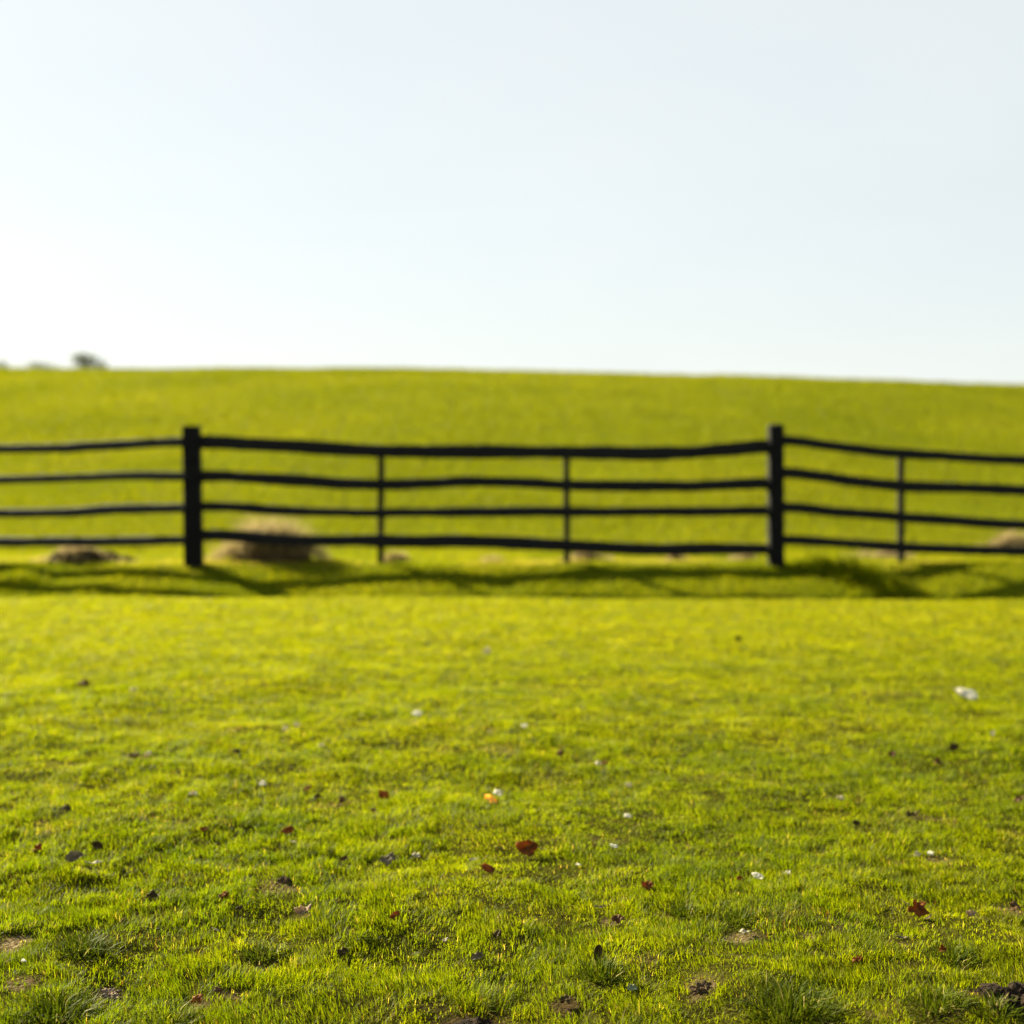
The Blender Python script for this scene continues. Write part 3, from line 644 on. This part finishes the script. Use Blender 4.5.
def box_post(name, x, y, w, d, z0, z1, mat, seed, taper=0.94):
    rs = np.random.default_rng(seed)
    nz = 14; V = []; F = []
    zs = list(np.linspace(z0, z1 - 0.012, nz)) + [z1]
    ring = 16
    base = []
    for k in range(ring):                       # rounded square section
        a = 2 * math.pi * (k + .5) / ring
        c, s = math.cos(a), math.sin(a)
        p = 0.28
        base.append((math.copysign(abs(c) ** p, c), math.copysign(abs(s) ** p, s)))
    for j, z in enumerate(zs):
        t = (z - z0) / (z1 - z0)
        k = 1 + (taper - 1) * t
        if j == len(zs) - 1: k *= 0.88
        ox, oy = 0.005 * math.sin(3 * t + seed), 0.01 * math.cos(2.3 * t + seed)
        for bx, by in base:
            jit = 1 + rs.normal(0, 0.012)
            V.append((bx * w / 2 * k * jit + ox, by * d / 2 * k * jit + oy, z + (rs.normal(0, 0.004) if j == len(zs) - 1 else 0)))
    for j in range(len(zs) - 1):
        for k in range(ring):
            F.append((j * ring + k, j * ring + (k + 1) % ring, (j + 1) * ring + (k + 1) % ring, (j + 1) * ring + k))
    n = len(V); V.append((ox, oy, z1 + 0.004))
    T = [((len(zs) - 1) * ring + k, (len(zs) - 1) * ring + (k + 1) % ring, n) for k in range(ring)]
    o = link(name, mesh_np(name, np.array(V), [np.array(F), np.array(T)], smooth=False), mat, fence)
    o.location = Vector((x, y, 0)) - FO
    return o

pl, pr = at(192, 562, PL), at(775.5, 564, PR)
box_post('post', pl.x + 0.012, PL, 0.172, 0.15, -0.4, at(192, 426, PL).z, M_wood, 1)
box_post('post', pr.x, PR, 0.150, 0.14, -0.4, at(775, 424.5, PR).z, M_wood, 2)
# the fence runs on past both sides of the photograph
LX, LY = -8.4, 13.5
RX, RY = 8.3, 13.7
for x, y, s in ((LX, LY, 3), (RX, RY, 4)):
    g = float(gz(x, y)); box_post('post', x, y, 0.15, 0.15, g - 0.4, g + 1.27, M_wood, s)

def rail(points, th, seed, mat, depth=0.055, push=0.0):
    """points: (x, y, z) along the rail; a hewn, wavy bar"""
    rs = np.random.default_rng(seed)
    pts = np.array(points, float)
    s = np.concatenate([[0], np.cumsum(np.linalg.norm(np.diff(pts, axis=0), axis=1))])
    n = max(24, int(s[-1] / 0.07))
    t = np.linspace(0, s[-1], n)
    # smooth interpolation (monotone hermite)
    m = np.gradient(pts, s, axis=0)
    i = np.clip(np.searchsorted(s, t, side='right') - 1, 0, len(s) - 2)
    hh = (s[i + 1] - s[i])[:, None]; q = ((t - s[i])[:, None]) / hh
    Cc = (2*q**3-3*q**2+1)*pts[i] + (q**3-2*q**2+q)*hh*m[i] + (-2*q**3+3*q**2)*pts[i+1] + (q**3-q**2)*hh*m[i+1]
    Cc[:, 2] += 0.006 * vn(t, t * 0 + seed, 0.55, seed) + 0.003 * vn(t, t * 0 + seed, 0.18, seed + 3)
    hh_ = th * (1 + 0.10 * vn(t, t * 0, 0.7, seed + 5) + 0.05 * vn(t, t * 0, 0.2, seed + 6))
    dd = depth * (1 + 0.10 * vn(t, t * 0, 0.5, seed + 7))
    ring = 12; V = []
    tang = np.gradient(Cc, axis=0); tang[:, 2] = 0; tang /= np.linalg.norm(tang, axis=1)[:, None]
    nor = np.stack([-tang[:, 1], tang[:, 0], np.zeros(n)], 1)
    for k in range(ring):
        a = 2 * math.pi * (k + .5) / ring
        c, sn = math.cos(a), math.sin(a)
        c, sn = math.copysign(abs(c) ** .45, c), math.copysign(abs(sn) ** .45, sn)
        j1 = 1 + rs.normal(0, 0.025, n)
        V.append(Cc + nor * (c * dd / 2 * j1 + push)[:, None] + np.array([0, 0, 1.0]) * (sn * hh_ / 2 * j1)[:, None])
    V = np.stack(V, 1).reshape(-1, 3)
    a = np.arange(ring); b = (a + 1) % ring
    F = np.concatenate([np.stack([j * ring + a, j * ring + b, (j + 1) * ring + b, (j + 1) * ring + a], 1) for j in range(n - 1)])
    caps = np.stack([a[::-1], (n - 1) * ring + a])
    o = link('rail', mesh_np('rail', V - np.array(FO), [F, caps], smooth=False), mat, fence)
    return o

def depth_left(px):   # the left section swings away from the camera
    x1, y1, x2, y2 = pl.x, PL, LX, LY
    a = (px - 512) / FPX
    return (x1 * (y2 - y1) - y1 * (x2 - x1)) / ((y2 - y1) - 0 - (x2 - x1) / a) / a if abs(a) > 1e-6 else y1
def sect(px, A, B):
    a, _ = ray(px, 500)
    (x1, y1), (x2, y2) = A, B
    # x = a*y  meets the line A-B
    t = (a * y1 - x1) / ((x2 - x1) - a * (y2 - y1))
    return y1 + t * (y2 - y1)
LA, LB = (pl.x, PL), (LX, LY)
RA, RB = (pr.x, PR), (RX, RY)
off = lambda Y: Y
left = [[(0, 449), (60, 448), (100, 446), (150, 443.5), (184, 442)], [(0, 479.5), (60, 477.5), (120, 476.5), (184, 475.5)],
        [(0, 513), (60, 512.5), (120, 509.5), (184, 508)], [(0, 541.5), (60, 542), (120, 541), (184, 540.5)]]
for k, row in enumerate(left):
    P = [tuple(at(x, y, sect(x, LA, LB))) for x, y in row]
    p0, p1 = np.array(P[0]), np.array(P[1])
    end = (LX, LY, p0[2] + 0.06)
    rail([end] + P + [(pl.x - 0.02, PL, P[-1][2])], (0.088, 0.086, 0.088, 0.09)[k], 20 + k, M_lit_rail)
mid = [[(201, 442), (250, 444.5), (300, 447), (383, 451), (450, 452), (567, 452.5), (680, 453), (730, 450), (768, 447)],
       [(201, 476), (300, 481), (383, 484), (480, 482), (567, 485), (680, 486.5), (768, 483.5)],
       [(201, 506), (300, 511), (383, 513), (480, 512), (567, 511.5), (680, 512), (768, 511)],
       [(201, 535), (300, 540), (383, 541), (480, 542), (567, 546), (680, 549.5), (768, 548.5)]]
for k, row in enumerate(mid):
    P = [tuple(at(x, y, PL)) for x, y in row]
    rail([(pl.x + 0.02, PL, P[0][2])] + P + [(pr.x - 0.02, PR, P[-1][2])], (0.126, 0.108, 0.092, 0.112)[k], 30 + k, M_rail)
right = [[(783, 440), (830, 445.5), (860, 449.5), (900, 453.5), (950, 456.5), (1024, 460.5)], [(783, 473), (840, 479.5), (900, 485.5), (960, 487.5), (1024, 490.5)],
         [(783, 507), (840, 512), (900, 517), (960, 521), (1024, 525)], [(783, 540), (840, 543.5), (900, 547), (960, 549.5), (1024, 551.5)]]
for k, row in enumerate(right):
    P = [tuple(at(x, y, sect(x, RA, RB))) for x, y in row]
    end = (RX, RY, P[-1][2] - 0.05)
    rail([(pr.x + 0.02, PR, P[0][2])] + P + [end], (0.094, 0.100, 0.096, 0.094)[k], 40 + k, M_rail)
# slim posts stand just behind the rails
for px, ytop, A, B in ((381, 445.5, None, None), (566.5, 447, None, None), (901.5, 449, RA, RB)):
    Y = (PL if A is None else sect(px, A, B)) + 0.075
    c = at(px, ytop, Y)
    box_post('slim_post', c.x, Y, 0.062, 0.055, float(gz(c.x, Y)) - 0.25, c.z, M_slim, int(px), 0.97)

# ------------------------------------------------------------------ trees beyond the crest
def tree(px, ytop, Y, wpx, label, seed):
    rs = np.random.default_rng(seed)
    top = at(px, ytop, Y)
    g = float(gz(top.x, Y))
    H = top.z - g
    rw = wpx / 2 * Y / FPX * 1.25
    root = empty('tree', (top.x, Y, g))
    tag(root, label, 'tree', 'trees beyond the crest of the hill')
    Vs, Fs, o = [], [], 0
    V, F = tube([(0, 0, -0.4), (0.05, 0, H * 0.3), (-0.05, 0.05, H * 0.6), (0, 0, H * 0.9)], [H * .035, H * .026, H * .016, H * .004], 10)
    Vs.append(V); Fs.append(F); o += len(V)
    cl = []
    for k in range(16):
        a = rs.uniform(0, 6.28); zz = H * rs.uniform(0.42, 0.93)
        span = rw * (1.05 if zz < .75 * H else 0.62) * rs.uniform(0.4, 1.0)
        e = (span * math.cos(a), span * math.sin(a), min(zz + 0.12 * H, H * 0.93))
        V, F = tube([(0, 0, zz * 0.8), (e[0] * .5, e[1] * .5, zz), e], [H * .012, H * .008, H * .003], 6)
        Vs.append(V); Fs.append(F + o); o += len(V); cl.append(e)
    link('trunk', mesh_np('trunk', np.concatenate(Vs), [np.concatenate(Fs)]), M_bark, root)
    cl += [(0, 0, H * 0.93), (rw * .3, 0, H * 0.84), (-rw * .35, 0, H * 0.82), (0, 0, H * 0.78), (rw * .65, 0, H * .74), (-rw * .65, 0, H * .72), (0.1, rw * .4, H * 0.7)]
    P = []
    for e in cl:
        m = 95; s = rw * 0.42
        v = rs.normal(0, 1, (m, 3)); v /= np.linalg.norm(v, axis=1)[:, None]; v *= (rs.random((m, 1)) ** 0.45)
        P.append(np.array(e) + v * np.array([s, s, s * 0.75]) * (1 + 0.3 * rs.normal(0, 1, (m, 1))))
    P = np.concatenate(P); P = P[P[:, 2] < H]; n = len(P)
    n1 = rs.normal(0, 1, (n, 3)); n1 /= np.linalg.norm(n1, axis=1)[:, None]
    n2 = np.cross(n1, rs.normal(0, 1, (n, 3))); n2 /= np.linalg.norm(n2, axis=1)[:, None]
    s = rs.uniform(0.08, 0.16, (n, 1))
    V = np.stack([P - n1 * s, P + n2 * s * .6, P + n1 * s, P - n2 * s * .6], 1).reshape(-1, 3)
    F = np.arange(n)[:, None] * 4 + np.array([[0, 1, 2, 3]])
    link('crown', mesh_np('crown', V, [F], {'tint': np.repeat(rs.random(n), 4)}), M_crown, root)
tree(86, 352.5, 150, 32, 'dark round topped tree showing above the hill crest at left', 51)
tree(-2, 359.5, 165, 26, 'tree top cut by the left edge above the hill crest', 52)
tree(34, 362, 190, 44, 'very faint low tree top left of the dark round topped tree', 53)
tree(57, 363.5, 205, 22, 'lowest tree top, barely clearing the crest beside the dark tree', 54)

# ------------------------------------------------------------------ light, sky, camera
SUN_EL, SUN_AZ = R(27), R(-49)          # azimuth measured from +Y towards +X
sd = Vector((math.sin(SUN_AZ) * math.cos(SUN_EL), math.cos(SUN_AZ) * math.cos(SUN_EL), math.sin(SUN_EL)))
sun = bpy.data.lights.new('sun', 'SUN'); sun.energy = 5.0; sun.angle = R(0.6); sun.color = (1.0, 0.89, 0.64)
so = bpy.data.objects.new('sun', sun); C.objects.link(so)
so.rotation_euler = sd.to_track_quat('Z', 'Y').to_euler(); so.location = sd * 50

w = bpy.data.worlds.new('World'); bpy.context.scene.world = w; w.use_nodes = True
nt = w.node_tree; nt.nodes.clear()
sky = nt.nodes.new('ShaderNodeTexSky'); sky.sky_type = 'NISHITA'; sky.sun_disc = False
sky.sun_elevation = SUN_EL; sky.sun_rotation = SUN_AZ
sky.air_density = 1.0; sky.dust_density = 1.0; sky.ozone_density = 1.0; sky.altitude = 50
bg = nt.nodes.new('ShaderNodeBackground'); bg.inputs[1].default_value = 0.05
wo = nt.nodes.new('ShaderNodeOutputWorld')
veil = nt.nodes.new('ShaderNodeMix'); veil.data_type = 'RGBA'; veil.inputs[0].default_value = 0.80
veil.inputs[7].default_value = (3.93, 4.20, 4.10, 1)            # thin even high haze over the clear sky
tcw = nt.nodes.new('ShaderNodeTexCoord'); sx = nt.nodes.new('ShaderNodeSeparateXYZ'); mr = nt.nodes.new('ShaderNodeMapRange')
mr.interpolation_type = 'SMOOTHSTEP'
mr.inputs[1].default_value = 0.36; mr.inputs[2].default_value = 0.75; mr.inputs[3].default_value = 0.85; mr.inputs[4].default_value = 0.15   # the haze thins towards the zenith
nt.links.new(tcw.outputs['Generated'], sx.inputs[0]); nt.links.new(sx.outputs[2], mr.inputs[0]); nt.links.new(mr.outputs[0], veil.inputs[0])
cn = nt.nodes.new('ShaderNodeTexNoise'); cn.inputs['Scale'].default_value = 2.2; cn.inputs['Detail'].default_value = 4; cn.inputs['Distortion'].default_value = 0.6
cm = nt.nodes.new('ShaderNodeMapping'); cm.inputs['Scale'].default_value = (1, 1, 3.5); cm.inputs['Rotation'].default_value = (0.2, 0.35, 0)
nt.links.new(tcw.outputs['Generated'], cm.inputs[0]); nt.links.new(cm.outputs[0], cn.inputs['Vector'])
wisps = nt.nodes.new('ShaderNodeValToRGB'); e = wisps.color_ramp.elements          # faint high cirrus in the haze
e[0].position, e[0].color = 0.30, (3.86, 4.08, 4.02, 1); e[1].position, e[1].color = 0.70, (4.16, 4.30, 4.14, 1)
nt.links.new(cn.outputs['Fac'], wisps.inputs[0]); nt.links.new(wisps.outputs[0], veil.inputs[7])
nt.links.new(sky.outputs[0], veil.inputs[6]); nt.links.new(veil.outputs[2], bg.inputs[0]); nt.links.new(bg.outputs[0], wo.inputs[0])

cam = bpy.data.cameras.new('camera'); co = bpy.data.objects.new('camera', cam); C.objects.link(co)
co.location = (0, 0, CAM_H); co.rotation_euler = (math.pi / 2 - PITCH, 0, 0)
cam.sensor_width = 36; cam.lens = FPX / 1024 * 36
cam.clip_start = 0.05; cam.clip_end = 5000
cam.dof.use_dof = True; cam.dof.focus_distance = 2.42; cam.dof.aperture_fstop = 2.75
sc = bpy.context.scene
sc.camera = co
sc.view_settings.view_transform = 'Standard'; sc.view_settings.look = 'None'
sc.view_settings.gamma = 1.0; sc.view_settings.use_curve_mapping = False
sc.view_settings.exposure = 2.1
sc.cycles.max_bounces = 8; sc.cycles.transmission_bounces = 6; sc.cycles.diffuse_bounces = 5
